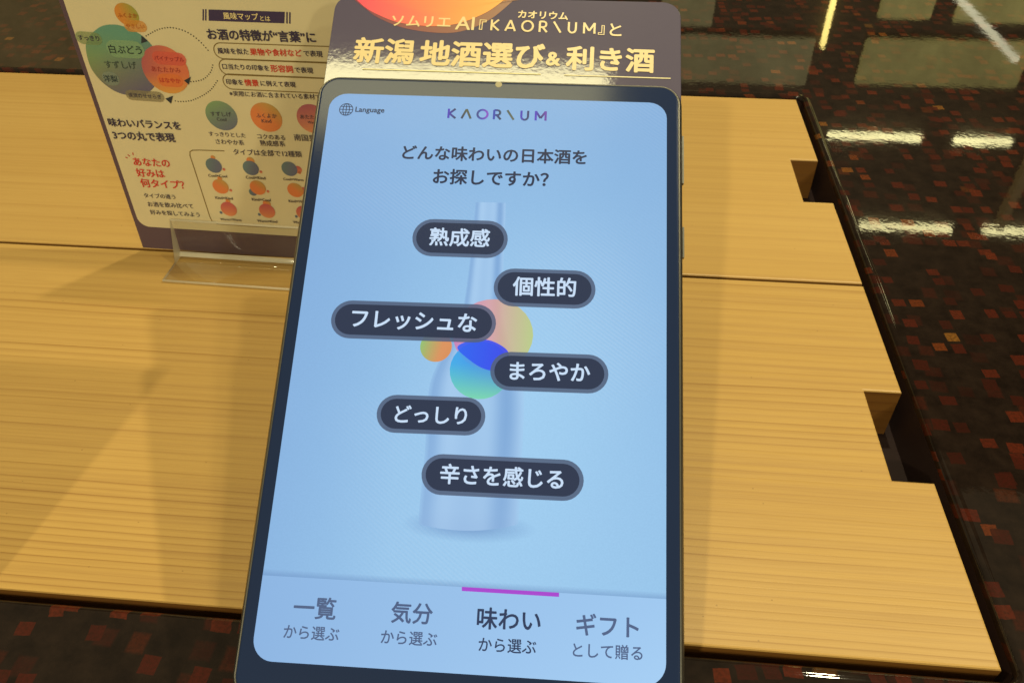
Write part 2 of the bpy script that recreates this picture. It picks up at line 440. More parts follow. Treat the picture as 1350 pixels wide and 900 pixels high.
def text_mesh(s, bold):
    """Flat lettering; weight is added by overlaying copies nudged round a small circle."""
    cu = bpy.data.curves.new('lettering', 'FONT'); cu.body = s; cu.resolution_u = 3; cu.fill_mode = 'FRONT'
    ob = bpy.data.objects.new('lettering', cu); COL.objects.link(ob)
    dg = bpy.context.evaluated_depsgraph_get(); dg.update()
    me = bpy.data.meshes.new_from_object(ob.evaluated_get(dg), depsgraph=dg)
    bpy.data.objects.remove(ob); bpy.data.curves.remove(cu)
    if bold > 0.002:
        co = [tuple(v.co) for v in me.vertices]; fa = [tuple(p.vertices) for p in me.polygons]; V = []; F = []
        k = 8 if bold > 0.01 else 4
        for q in range(k):
            dx, dy = bold * math.cos(2 * math.pi * q / k), bold * math.sin(2 * math.pi * q / k); b = len(V)
            V += [(x + dx, y + dy, q) for x, y, z in co]; F += [tuple(i + b for i in f) for f in fa]
        bpy.data.meshes.remove(me)
        me = bpy.data.meshes.new('lettering'); me.from_pydata(V, [], F)
    return me
def text(pl, s, pL, pR, off, mat, col, parent, bold=0.012, name='lettering', a=1.0, sy=1.0, colfn=None):
    """Lettering whose ink spans from photo point pL to pR (mid-height) on the plane."""
    me = text_mesh(s, bold)
    xs = [v.co.x for v in me.vertices]; ys = [v.co.y for v in me.vertices]
    x0, x1, y0, y1 = min(xs), max(xs), min(ys), max(ys)
    A, B = pl.at(pL), pl.at(pR); ex = (B - A); k = ex.length / (x1 - x0); ex.normalize(); ey = Vector((-ex.y, ex.x))
    ym = (y0 + y1) / 2
    us = {}
    for i, v in enumerate(me.vertices):
        us[i] = ((v.co.x - x0) / (x1 - x0), (v.co.y - y0) / (y1 - y0))
        v.co = pl.w(A + ex * ((v.co.x - x0) * k) + ey * ((v.co.y - ym) * k * sy), off + v.co.z * 1.5e-6)
    at = me.color_attributes.new('Col', 'FLOAT_COLOR', 'POINT')
    for i in range(len(me.vertices)):
        at.data[i].color = rgba(colfn(*us[i]) if colfn else col, a)
    me.name = name
    return link(name, me, mat, parent)
def stroke(name, pl, pts, width, off, mat, col, parent, a=1.0, closed=False):
    """A line of constant width along plane points."""
    P = [Vector(p) for p in pts]; bm = bmesh.new(); n = len(P); ring = []
    for i in range(n):
        d = (P[(i + 1) % n] - P[i - 1]) if closed else (P[min(i + 1, n - 1)] - P[max(i - 1, 0)])
        d.normalize(); q = Vector((-d.y, d.x)) * width / 2
        ring.append((bm.verts.new(pl.w(P[i] + q, off)), bm.verts.new(pl.w(P[i] - q, off))))
    for i in range(n if closed else n - 1):
        a0, b0 = ring[i], ring[(i + 1) % n]; bm.faces.new((a0[0], a0[1], b0[1], b0[0]))
    me = bpy.data.meshes.new(name); bm.to_mesh(me); bm.free()
    cc = rgba(col, a); set_col(me, lambda co: cc)
    return link(name, me, mat, parent)
def dots(name, pl, path, step, r, off, mat, col, parent):
    P = [Vector(p) for p in path]; bm = bmesh.new(); acc = 0.0
    for a, b in zip(P, P[1:]):
        L = (b - a).length
        while acc < L:
            c = a + (b - a) * (acc / L)
            bm.faces.new([bm.verts.new(pl.w(c + Vector((math.cos(t), math.sin(t))) * r, off)) for t in (k * math.pi / 4 for k in range(8))])
            acc += step
        acc -= L
    me = bpy.data.meshes.new(name); bm.to_mesh(me); bm.free()
    cc = rgba(col); set_col(me, lambda co: cc)
    return link(name, me, mat, parent)
def spline(pts, n=6):
    out = []
    for i in range(len(pts) - 1):
        p0, p1, p2, p3 = (Vector(pts[max(0, min(len(pts) - 1, i + k - 1))]) for k in range(4))
        for k in range(n):
            t = k / n
            out.append(0.5 * ((2 * p1) + (p2 - p0) * t + (2 * p0 - 5 * p1 + 4 * p2 - p3) * t * t + (3 * p1 - p0 - 3 * p2 + p3) * t ** 3))
    out.append(Vector(pts[-1])); return out

# ------------------------------------------------------------------ the lacquer counter with its sunken tray
TOP = Plane((0, 0, 0), (1, 0, 0), (0, 0, 1))
BX0, BX1, BY0, BY1 = -0.78, 0.1598, 0.156, 0.607     # the two boards together
SEAM = 0.3790
THICK = 0.030
GAP = 0.0048
HX0, HX1, HY0, HY1 = BX0 - GAP, BX1 + GAP, BY0 - 0.0036, BY1 + GAP
bm = bmesh.new()
CX0, CX1, CY0, CY1 = -1.5, 1.5, -0.03, 1.25
# recess: floor, wall, rounded lip, then out to the counter's edge
rings = loft(bm, TOP, (HX0, HY0, HX1, HY1), 0.005, [(0, -THICK - 0.001), (0, -0.0030), (-0.0003, -0.0016), (-0.0010, -0.0004), (-0.0020, 0.0003), (-0.0030, 0.0005), (-0.0040, 0.0003), (-0.0052, 0.0)], cap0=True, cap1=False)
inner = rings[-1]
outer = [bm.verts.new((x, y, 0)) for x, y in ((CX1, CY1), (CX0, CY1), (CX0, CY0), (CX1, CY0))]
nq = 9
for q in range(4):
    seg = inner[q * nq:(q + 1) * nq]
    for i in range(nq - 1): bm.faces.new((seg[i], seg[i + 1], outer[q]))
    bm.faces.new((seg[-1], inner[((q + 1) * nq) % (4 * nq)], outer[(q + 1) % 4], outer[q]))
low = [bm.verts.new((v.co.x, v.co.y, -0.06)) for v in outer]
for q in range(4): bm.faces.new((outer[q], outer[(q + 1) % 4], low[(q + 1) % 4], low[q]))
bm.faces.new(low[::-1])
for f in bm.faces:
    if all(v.co.z < -0.0029 for v in f.verts) and all(HX0 - 0.01 < v.co.x < HX1 + 0.01 for v in f.verts): f.material_index = 1
counter = from_bm('counter', bm, [M_LACQ, M_RECESS])
for p in counter.data.polygons: p.use_smooth = len(p.vertices) == 4 and p.area < 0.01
tag(counter, 'glossy black lacquer counter inlaid with red-brown square chips around the wooden boards', 'counter')

def board(name, y0, y1, ny0, ny1, nx, mat, side, label):
    """A lift-out board with a square finger notch in its right edge."""
    bm = bmesh.new()
    out = [(BX0, y0), (BX1, y0), (BX1, ny0), (nx, ny0), (nx, ny1), (BX1, ny1), (BX1, y1), (BX0, y1)]
    top = [bm.verts.new((x, y, 0.0)) for x, y in out]; bot = [bm.verts.new((x, y, -THICK)) for x, y in out]
    bm.faces.new(top); bm.faces.new(bot[::-1])
    for i in range(8): j = (i + 1) % 8; bm.faces.new((bot[i], bot[j], top[j], top[i]))
    bmesh.ops.recalc_face_normals(bm, faces=bm.faces)
    ed = [e for e in bm.edges if all(abs(v.co.z) < 1e-6 for v in e.verts)]
    bmesh.ops.bevel(bm, geom=ed, offset=0.0009, segments=2, affect='EDGES', profile=0.5)
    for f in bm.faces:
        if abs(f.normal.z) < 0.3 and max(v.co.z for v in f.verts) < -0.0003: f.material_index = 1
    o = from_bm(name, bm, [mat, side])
    return tag(o, label, 'board', 'lift-out wooden boards in the counter')
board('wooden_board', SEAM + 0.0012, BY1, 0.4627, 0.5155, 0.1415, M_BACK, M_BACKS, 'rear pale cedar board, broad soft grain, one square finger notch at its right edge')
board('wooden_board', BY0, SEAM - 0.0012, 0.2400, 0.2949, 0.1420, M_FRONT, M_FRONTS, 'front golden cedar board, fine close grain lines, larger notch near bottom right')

# ------------------------------------------------------------------ tablet on its stand
Wd = 0.13
TLp = Vector((-0.09882266, 0.29643904, 0.14215237))
NT_ = Vector((0.01690614, -0.50682362, 0.86188398))
_pl = Plane(TLp, (1, 0.024, -0.005), NT_)
a_, b_ = _pl.at((436.5, 123.5)), _pl.at((879, 136.5))
d_ = (b_ - a_).normalized()
TAB = Plane(TLp, _pl.ex * d_.x + _pl.ey * d_.y, NT_)             # origin: top-left screen corner, x right, y up the tablet
SW, SH = 0.1300, 0.2068
OUT = (-0.0061, -SH - 0.0130, 0.1363, 0.0090)                     # outer rectangle of the body

stand = tag(empty('tablet_stand', (0.02, 0.26, 0.0)), 'black wedge stand hidden behind the tablet, resting on the wooden boards', 'stand')
bm = bmesh.new(); box(bm, -0.055, 0.170, 0.0003, 0.030, 0.270, 0.006); from_bm('base', bm, M_STAND, stand)
bm = bmesh.new()
BK = TAB.shift(-0.0086)
obox(bm, BK.w((0.022, -0.19)), BK.ex * 0.086, BK.ey * 0.175, BK.n * -0.004)
from_bm('back_plate', bm, M_STAND, stand)
bm = bmesh.new()
p0 = BK.w((0.05, -0.155), -0.004); p1 = BK.w((0.08, -0.155), -0.004); q0 = BK.w((0.05, -0.06), -0.004); q1 = BK.w((0.08, -0.06), -0.004)
vs = [bm.verts.new(p) for p in (p0, p1, q1, q0)] + [bm.verts.new((p.x, p.y, 0.006)) for p in (p0, p1, q1, q0)]
for f in ((0, 1, 2, 3), (7, 6, 5, 4), (0, 4, 5, 1), (1, 5, 6, 2), (2, 6, 7, 3), (3, 7, 4, 0)): bm.faces.new([vs[i] for i in f])
from_bm('wedge', bm, M_STAND, stand)

tablet = tag(empty('tablet', TAB.w((0.065, -SH / 2))), 'slim black tablet tilted on a stand, showing a pale blue sake menu page', 'tablet')
bm = bmesh.new()
loft(bm, TAB, OUT, 0.0090, [(0.0022, -0.0082), (0.0008, -0.0076), (0.0001, -0.0062), (0, -0.0040), (0.0003, -0.0020), (0.0009, -0.0008), (0.0013, -0.0003), (0.0015, -0.0001), (0.0019, -0.0005)], n=10)
body = from_bm('body', bm, M_FRAME, tablet, True)
bm = bmesh.new()
loft(bm, TAB, OUT, 0.0090, [(0.0019, -0.0012), (0.0019, -0.0002), (0.0021, 0.00005), (0.0026, 0.00015)], n=10)
bez = from_bm('bezel_glass', bm, M_GLASS, tablet)
bm = bmesh.new()
obox(bm, TAB.w((0.1363, -0.062), -0.0050), TAB.ex * 0.0006, TAB.ey * 0.012, TAB.n * 0.0018)
from_bm('side_button', bm, M_FRAME, tablet)
bm = bmesh.new()
obox(bm, TAB.w((0.1363, -0.032), -0.0050), TAB.ex * 0.0006, TAB.ey * 0.020, TAB.n * 0.0018)
from_bm('side_button', bm, M_FRAME, tablet)
flat('camera_lens', TAB, ell(*TAB.at((657.5, 112)), 0.0013, 0.0013), 0.00022, M_INKG, (150, 140, 105), tablet)

# --- the lit screen: panel with a light page, gradient page content laid on it in thin layers
Z = 0.0002; LY = 0.00007
def page(u, v):
    base = mixc((129, 173, 219), (151, 197, 235), min(1, max(0, (1 - v) * 1.1)))
    w = math.exp(-((u - 0.62) ** 2 / 0.10 + (v - 0.42) ** 2 / 0.12))
    c = mixc(base, (165, 211, 244), 0.75 * w)
    return mixc(c, (127, 168, 218), 0.5 * max(0, 1 - u * 3.2))
bm = bmesh.new()
loop = rrect(0, -SH, SW, 0, 0.0068, 10)
bm.free()
def grid_screen():
    """rounded rectangle split into a fine grid so that the page gradient is smooth"""
    nx, ny = 26, 40; bm = bmesh.new(); r = 0.0068; vv = {}
    ys = [-SH * (j / ny) for j in range(ny + 1)]
    extra = [-(r - r * math.cos(math.radians(t))) for t in (15, 30, 45, 60, 75)] + [-SH + (r - r * math.cos(math.radians(t))) for t in (15, 30, 45, 60, 75)]
    ys = sorted(set([round(y, 6) for y in ys + extra + [-r, -SH + r]]), reverse=True)
    for j, y in enumerate(ys):
        d = min(-y, SH + y); ins = r - math.sqrt(max(0, r * r - (r - d) ** 2)) if d < r else 0.0
        for i in range(nx + 1): vv[i, j] = bm.verts.new(TAB.w((ins + (SW - 2 * ins) * i / nx, y), Z))
    for j in range(len(ys) - 1):
        for i in range(nx): bm.faces.new((vv[i, j], vv[i, j + 1], vv[i + 1, j + 1], vv[i + 1, j]))
    me = bpy.data.meshes.new('screen'); bm.to_mesh(me); bm.free()
    def fn(co):
        q = co - TAB.o; return rgba(page(q.dot(TAB.ex) / SW, 1 + q.dot(TAB.ey) / SH))
    set_col(me, fn); return me
screen = link('screen', grid_screen(), M_SCREEN, tablet)

# tab strip along the foot of the page
La, Ra = TAB.at((351, 758.5)), TAB.at((878, 788.5))
yl = (La.y + Ra.y) / 2
strip = rrect(0, -SH, SW, yl, 0.0068, 8)
# square upper corners
strip = [(0, yl)] + [p for p in strip if p[1] < yl - 0.0075] + [(SW, yl)]
strip = sorted([p for p in strip if p[0] < SW / 2], key=lambda p: -p[1]) + sorted([p for p in strip if p[0] >= SW / 2], key=lambda p: p[1])
blob('tab_strip', TAB, strip, Z + LY, M_PIX, lambda u, v: mixc(mixc((138, 178, 224), (166, 206, 244), u), (140, 182, 228), 0.3 * v) + (0.9,), screen)
def grad_quad(name, x0, y0, x1, y1, off, col, a0, a1, parent):
    bm = bmesh.new(); v = [bm.verts.new(TAB.w(p, off)) for p in ((x0, y0), (x1, y0), (x1, y1), (x0, y1))]; bm.faces.new(v)
    me = bpy.data.meshes.new(name); bm.to_mesh(me); bm.free()
    at = me.color_attributes.new('Col', 'FLOAT_COLOR', 'POINT')
    for i, al in enumerate((a0, a0, a1, a1)): at.data[i].color = (*lin(col), al)
    return link(name, me, M_PIX, parent)
grad_quad('strip_rule', 0, yl, SW, yl + 0.0021, Z + LY, (92, 125, 178), 0.45, 0.0, screen)

# bottle picture
def bottle():
    Lp = [(627, 267), (625, 290), (620, 340), (612, 399), (604, 428), (590, 456), (576, 482), (567, 506), (563, 540), (560, 599), (552, 682), (556, 690)]
    Rp = [(667, 268), (666.5, 290), (664, 347), (664, 402), (668, 432), (677, 460), (686, 486), (690, 510), (691, 545), (688, 605), (684, 682), (681, 691)]
    L, R = spline(px(TAB, Lp), 4), spline(px(TAB, Rp), 4); n = 22; bm = bmesh.new(); cols = []; rows = []
    for j, (a, b) in enumerate(zip(L, R)):
        row = []
        tt = j / (len(L) - 1)
        for i in range(n + 1):
            t = i / n; p = a + (b - a) * t
            sag = -0.0022 * (1 - (2 * t - 1) ** 2) * max(0, (tt - 0.72) / 0.28)
            p = Vector((p.x, p.y + sag)); row.append(bm.verts.new(TAB.w(p, Z + LY * 1.5)))
            edge = abs(2 * t - 1)
            sh = 0.72 * math.exp(-((t - 0.82) / 0.13) ** 2) + 0.62 * math.exp(-((t - 0.05) / 0.11) ** 2) + 0.22 * math.exp(-((t - 0.45) / 0.2) ** 2)
            c = mixc((170, 206, 240), (106, 150, 204), sh)
            c = mixc(c, (152, 186, 226), 0.55 * max(0, tt - 0.75) * 4)
            al = 0.92 * min(1, (1 - edge) / 0.05 + 0.45)
            if tt > 0.97: al *= (1 - tt) / 0.03 * 0.8 + 0.2
            cols.append((*lin(c), al))
        rows.append(row)
    for a, b in zip(rows, rows[1:]):
        for i in range(n): bm.faces.new((a[i], b[i], b[i + 1], a[i + 1]))
    me = bpy.data.meshes.new('bottle_picture'); bm.to_mesh(me); bm.free()
    at = me.color_attributes.new('Col', 'FLOAT_COLOR', 'POINT')
    for i, q in enumerate(cols): at.data[i].color = q
    return link('bottle_picture', me, M_PIX, screen)
c0 = TAB.at((618, 694))
blob('bottle_shadow', TAB, ell(c0.x, c0.y, 0.0225, 0.0052), Z + LY, M_PIX, lambda u, v: (98, 134, 190, 0.7), screen, soft=0.9, rings=9)
bottle()
def tri(u, v, a, b, c): return mixc(mixc(a, b, u), c, v)
cA = TAB.at((650, 441)); cB = TAB.at((633, 488)); cC = TAB.at((575, 457)); eR = (TAB.at((703, 441)) - cA).length; eB = (TAB.at((593, 488)) - cB).length
blob('colour_circle', TAB, ell(cA.x, cA.y, eR, eR * 0.93), Z + LY * 2.0, M_PIX, lambda u, v: (*mixc(mixc((205, 110, 175), (222, 158, 150), min(1, u * 1.7 + v * .2)), (186, 208, 92), max(0, u * 1.7 - 0.8)), 0.82), screen)
blob('colour_circle', TAB, ell(cB.x, cB.y, eB, eB * 0.98), Z + LY * 2.6, M_PIX, lambda u, v: (*mixc((118, 214, 170), mixc((46, 168, 232), (60, 120, 226), u), min(1, v * 1.6)), 0.93), screen)
blob('colour_circle', TAB, ell(cC.x, cC.y, 0.0056, 0.0056), Z + LY * 2.0, M_PIX, lambda u, v: (*mixc((140, 196, 96), (222, 140, 62), u * 1.3 - v * .3 + .25), 0.92), screen)
# overlap of the two large circles
ov = smooth_loop(px(TAB, [(603, 459), (618, 450), (639, 448), (656, 453), (670, 464), (668, 478), (656, 488), (640, 487), (622, 477)]))
blob('circle_overlap', TAB, ov, Z + LY * 3.2, M_PIX, lambda u, v: mixc((40, 96, 240), (56, 68, 232), u) + (0.96,), screen)

# header line of the page
DARK = (28, 38, 70)
text(TAB, 'どんな味わいの日本酒を', (530.7, 201.2), (773.7, 208.3), Z + LY * 2, M_PIX, DARK, tablet, 0.026, 'heading')
text(TAB, 'お探しですか？', (571, 232.8), (723.5, 237.4), Z + LY * 2, M_PIX, DARK, tablet, 0.026, 'heading')
text(TAB, 'Language', (468.7, 146), (507, 147.2), Z + LY * 2, M_PIX, (26, 36, 66), tablet, 0.022, 'language_lettering')
def logo(pl, pts, w, off, mat, col, parent, crossbar, colfn=None):
    """seven spaced geometric capitals between photo points pts[0] and pts[1]; the fifth is a lone slanting stroke"""
    A, B = pl.at(pts[0]), pl.at(pts[1]); ex = B - A; L = ex.length; ex.normalize(); ey = Vector((-ex.y, ex.x)); h = pts[2] * L
    bm = bmesh.new(); cols = []
    def seg(p, q, s=0.0):
        p = A + ex * p[0] * L + ey * (p[1] - .5) * h; q = A + ex * q[0] * L + ey * (q[1] - .5) * h
        d = (q - p).normalized(); n = Vector((-d.y, d.x)) * w / 2
        bm.faces.new([bm.verts.new(pl.w(v, off + s)) for v in (p + n, p - n, q - n, q + n)])
        for v in (p, p, q, q): cols.append((v - A).dot(ex) / L)
    def arc(cx, cy, rx, ry, a0, a1, n=18):
        P = [(cx + rx * math.cos(math.radians(a0 + (a1 - a0) * k / n)), cy + ry * math.sin(math.radians(a0 + (a1 - a0) * k / n))) for k in range(n + 1)]
        for k in range(n): seg(P[k], P[k + 1], k * 2e-6)
    for s in (0,):
        seg((0.005, 0), (0.005, 1)); seg((0.012, .5), (0.072, 1), 4e-6); seg((0.012, .5), (0.078, 0), 8e-6)          # K
        seg((0.140, 0), (0.187, 1)); seg((0.234, 0), (0.187, 1), 4e-6)                                             # A
        if crossbar: seg((0.160, .27), (0.214, .27), 8e-6)
        arc(0.352, .5, 0.052, .47, 0, 360, 30)                                                                    # O
        seg((0.470, 0), (0.470, 1)); seg((0.470, .97), (0.505, .97), 4e-6); arc(0.505, .71, 0.027, .26, 90, -90, 10); seg((0.505, .45), (0.470, .45), 6e-6); seg((0.497, .45), (0.540, 0), 8e-6)   # R
        seg((0.603, 1), (0.672, 0))                                                                               # slanting stroke
        seg((0.748, .36), (0.748, 1)); arc(0.782, .36, 0.034, .33, 180, 360, 14); seg((0.816, .36), (0.816, 1))    # U
        seg((0.895, 0), (0.895, 1)); seg((0.895, .97), (0.944, .25), 4e-6); seg((0.944, .25), (0.995, .97), 6e-6); seg((0.995, 1), (0.995, 0), 8e-6)   # M
    me = bpy.data.meshes.new('logo'); bm.to_mesh(me); bm.free()
    at = me.color_attributes.new('Col', 'FLOAT_COLOR', 'POINT')
    for i, u in enumerate(cols): at.data[i].color = rgba(colfn(u) if colfn else col)
    return link('logo', me, mat, parent)
def logo_cols(u):
    stops = [(0.0, (70, 50, 190)), (0.05, (35, 45, 80)), (0.16, (35, 45, 80)), (0.21, (120, 120, 60)), (0.25, (40, 48, 80)), (0.33, (50, 60, 160)), (0.40, (130, 60, 190)), (0.47, (40, 60, 170)), (0.53, (35, 48, 80)), (0.66, (100, 110, 70)), (0.74, (70, 50, 190)), (0.80, (38, 48, 90)), (0.9, (80, 50, 190)), (0.94, (36, 46, 90)), (1.0, (110, 60, 170))]
    for (a, ca), (b, cb) in zip(stops, stops[1:]):
        if a <= u <= b: return mixc(ca, cb, (u - a) / (b - a))
    return stops[-1][1] if u > 1 else stops[0][1]
logo(TAB, ((591, 150.3), (720, 153.8), 0.110), 0.00085, Z + LY * 2, M_PIX, DARK, tablet, False, logo_cols)
# globe icon
g0 = TAB.at((456.7, 145.2)); gr = 0.0026
gl = tag(empty('globe_icon', TAB.w(g0, Z))); gl.parent = tablet; gl.location = TAB.w(g0, Z) - origin_of(tablet)
bmg = []
def globe():
    bm = bmesh.new(); w = 0.00030; off = Z + LY * 2
    def line(P, closed):
        n = len(P); ring = []
        for i in range(n):
            d = (P[(i + 1) % n] - P[i - 1]) if closed else (P[min(i + 1, n - 1)] - P[max(i - 1, 0)])
            d.normalize(); q = Vector((-d.y, d.x)) * w / 2
            ring.append((bm.verts.new(TAB.w(P[i] + q, off)), bm.verts.new(TAB.w(P[i] - q, off))))
        for i in range(n if closed else n - 1): a, b = ring[i], ring[(i + 1) % n]; bm.faces.new((a[0], a[1], b[1], b[0]))
    line([g0 + Vector(p) for p in ell(0, 0, gr, gr)], True); line([g0 + Vector(p) for p in ell(0, 0, gr * .48, gr)], True)
    line([g0 + Vector((0, -gr)), g0 + Vector((0, gr))], False)
    for k in (-0.5, 0, 0.5):
        hw = gr * math.sqrt(1 - k * k); line([g0 + Vector((-hw, gr * k)), g0 + Vector((hw, gr * k))], False)
    me = bpy.data.meshes.new('globe_icon'); bm.to_mesh(me); bm.free(); cc = rgba(DARK); set_col(me, lambda co: cc)
    return me
bpy.data.objects.remove(gl)
link('globe_icon', globe(), M_PIX, tablet)

# the six dark pills
def capsule(A, B, r, n=10):
    ex = (B - A).normalized(); ey = Vector((-ex.y, ex.x)); a0, b0 = A + ex * r, B - ex * r
    pts = [b0 + ex * (r * math.cos(t)) + ey * (r * math.sin(t)) for t in (math.radians(-90 + 180 * k / n) for k in range(n + 1))]
    pts += [a0 + ex * (r * math.cos(t)) + ey * (r * math.sin(t)) for t in (math.radians(90 + 180 * k / n) for k in range(n + 1))]
    return pts
PILLS = [('熟成感', (544, 313), (669.5, 317), (566.6, 312.6), (646, 315.2), 24.5), ('個性的', (651, 378.5), (785, 383), (676, 377.6), (759.5, 380), 25),
         ('フレッシュな', (437, 420.5), (654, 427.5), (464, 420), (629, 427), 25), ('まろやか', (646.5, 488.5), (802, 494), (672, 489), (778, 491.8), 25.5),
         ('どっしり', (497, 544.5), (640, 549.8), (521, 545.6), (616, 548.3), 25), ('辛さを感じる', (556, 624), (769.5, 634), (580.5, 624), (743, 632), 27)]
for s, pl_, pr_, tl_, tr_, hh in PILLS:
    A, B = TAB.at(pl_), TAB.at(pr_)
    mid = ((pl_[0] + pr_[0]) / 2, (pl_[1] + pr_[1]) / 2)
    r = (TAB.at((mid[0], mid[1] - hh)) - TAB.at((mid[0], mid[1] + hh))).length / 2
    b = flat('menu_button', TAB, capsule(A, B, r, 14), Z + LY * 4, M_PIX, (78, 92, 120), tablet, 0.93)
    ex = (B - A).normalized() * 0.0014
    flat('button_face', TAB, capsule(A + ex, B - ex, r - 0.0014, 14), Z + LY * 5, M_PIX, (36, 46, 72), b, 0.96)
    text(TAB, s, tl_, tr_, Z + LY * 6, M_PIX, (200, 222, 247), b, 0.020)
TABS = [('一覧', (387.7, 799.3), (443.7, 802.2), 'から選ぶ', (374.5, 831.6), (447.5, 836), (78, 96, 132)), ('気分', (516, 806), (570.7, 809), 'から選ぶ', (502.5, 838.6), (576.5, 842.6), (74, 92, 130)),
        ('味わい', (629, 813.6), (713, 818.2), 'から選ぶ', (631, 848.6), (707, 852.6), (40, 54, 88)), ('ギフト', (759.6, 821.6), (842, 826.4), 'として贈る', (755, 855.6), (847, 860.4), (78, 96, 134))]
for s1, a1, b1, s2, a2, b2, cc in TABS:
    t_ = text(TAB, s1, a1, b1, Z + LY * 3, M_PIX, cc, tablet, 0.020, 'tab_title')
    text(TAB, s2, a2, b2, Z + LY * 3, M_PIX, cc, t_, 0.013)
flat('tab_marker', TAB, px(TAB, [(609, 773), (737, 780.7), (737, 786.2), (609, 778.4)]), Z + LY * 3, M_PIX, (168, 66, 205), tablet)

# ------------------------------------------------------------------ indigo card behind the tablet
HD = TAB.shift(-0.0088)
hdr = tag(empty('header_card', HD.w((0.065, 0.02))), 'dark indigo header card with gold lettering, standing up behind the tablet', 'sign')
hl, hr_ = HD.at((428.5, 97)).x, HD.at((898, 108)).x
ht = HD.at((800, 1.2)).y
bm = bmesh.new()
loft(bm, HD, (hl, -0.060, hr_, ht), 0.0075, [(0.0003, -0.0016), (0.0, -0.0014), (0.0, -0.0002), (0.0002, 0.0)], n=8)
from_bm('card', bm, M_HEAD, hdr)
HZ = 0.00007
tb = 0.00035
edge_y = ht - 0.0004
def topcap(pts):
    P = px(HD, pts); P.sort(key=lambda p: p.x); L = spline(P, 5)
    return [Vector((P[0].x - 0.0015, edge_y))] + L + [Vector((P[-1].x + 0.0035, edge_y))]
blob('blob_print', HD, topcap([(468, 1), (482, 12), (499, 24), (535, 38), (582, 44), (615, 40), (648, 25), (677, 1)]), HZ, M_INKG, lambda u, v: mixc((116, 44, 66), (128, 82, 50), u * 1.2), hdr)
blob('blob_print', HD, topcap([(471, 1), (487, 14), (518, 28), (545, 33), (573, 35), (606, 31), (641, 17), (664, 1)]), HZ * 2, M_INKG, lambda u, v: mixc(mixc((226, 60, 90), (232, 122, 70), u * 1.6), (222, 158, 44), u * 1.9 - 0.9), hdr)
GOLD = (208, 186, 134)
for s, a, b, bo in (('ソムリエ', (516.7, 27.8), (594.4, 30.2), .016), ('AI', (600.5, 31), (625.5, 31.9), .012), ('『', (632, 33.2), (641, 33.6), .008), ('』', (788.5, 40.2), (797, 40.5), .008), ('と', (803.7, 39.8), (819.5, 40.4), .016), ('カオリウム', (683, 19.2), (749, 22.2), .03),
                    ('新潟', (467, 66.2), (546, 69), .030), ('地酒選び', (553.7, 70), (718.5, 75), .030), ('&', (719.8, 78), (739, 78.6), .03), ('利き酒', (746, 76.8), (863, 81), .030)):
    text(HD, s, a, b, HZ * 3, M_INKG, GOLD, hdr, bo)
logo(HD, ((647.5, 33.6), (784.5, 38.2), 0.124), 0.00085, HZ * 3, M_INKG, GOLD, hdr, True)
stroke('underline', HD, px(HD, [(478, 91.5), (713, 98.6)]), 0.0005, HZ * 3, M_INKG, (214, 204, 150), hdr)
stroke('underline', HD, px(HD, [(744, 99.6), (884, 104)]), 0.0005, HZ * 3, M_INKG, (205, 194, 150), hdr)

# ------------------------------------------------------------------ standing flavour-map card and its clear holder
PA, PB = Vector((-0.25462, 0.37735, 0.0042)), Vector((-0.16529, 0.37491, 0.0042))
pex = (PB - PA).normalized(); lean = math.radians(2.3)
pn = Vector((pex.y, -pex.x, 0)).normalized()                     # towards the viewer
pup = Vector((0, 0, 1)) * math.cos(lean) - pn * math.sin(lean)
POP = Plane(PA + Vector((0, 0, -0.0027)), pex, pex.cross(pup))
if POP.n.y > 0: raise RuntimeError('card faces away')
POPW, POPH = 0.186, 0.207
pop = tag(empty('flavour_card', POP.w((POPW / 2, 0))), 'cream card with purple border and coloured blobs, standing left of the tablet', 'sign')
bm = bmesh.new(); obox(bm, POP.w((0, 0.0005), -0.0012), POP.ex * POPW, POP.ey * POPH, POP.n * 0.0012); from_bm('card', bm, M_PURPLE, pop)
inL = POP.at((160, 226)).x; inB = POP.at((300, 305.5)).y
bm = bmesh.new(); vs = [bm.verts.new(POP.w(p, 0.0001)) for p in rrect(inL, inB, POPW - inL, POPH - inL, 0.0062, 8)]; bm.faces.new(vs)
from_bm('print_panel', bm, M_CARD, pop)
Q = 0.00022
NAVY = (64, 52, 84); INKB = (58, 50, 74); RED = (196, 62, 48); OLIVE = (126, 104, 58)
def pt(s, a, b, col=INKB, bold=0.014, par=None, sy=1.0): return text(POP, s, a, b, Q * 2.4, M_INK, col, par or pop, bold, sy=sy)
flat('banner', POP, px(POP, [(275, 12.6), (375.7, 15.8), (375, 31), (275.4, 27.5)]), Q, M_INK, NAVY, pop)
for x, y0, y1 in ((268.2, 12.3, 27.2), (271.6, 12.4, 27.3), (378.6, 16, 31.3), (382.4, 16.2, 31.4)):
    stroke('banner_bar', POP, px(POP, [(x, y0), (x - .1, y1)]), 0.0007, Q, M_INK, NAVY, pop)
pt('風味マップ', (294.5, 20.6), (341, 22.2), (226, 206, 150), 0.018); pt('とは', (343.5, 24), (356.5, 24.6), (226, 206, 150), 0.014)
pt('お酒の特徴が“言葉”に', (273.2, 44.6), (416.5, 49.2), INKB, 0.028)
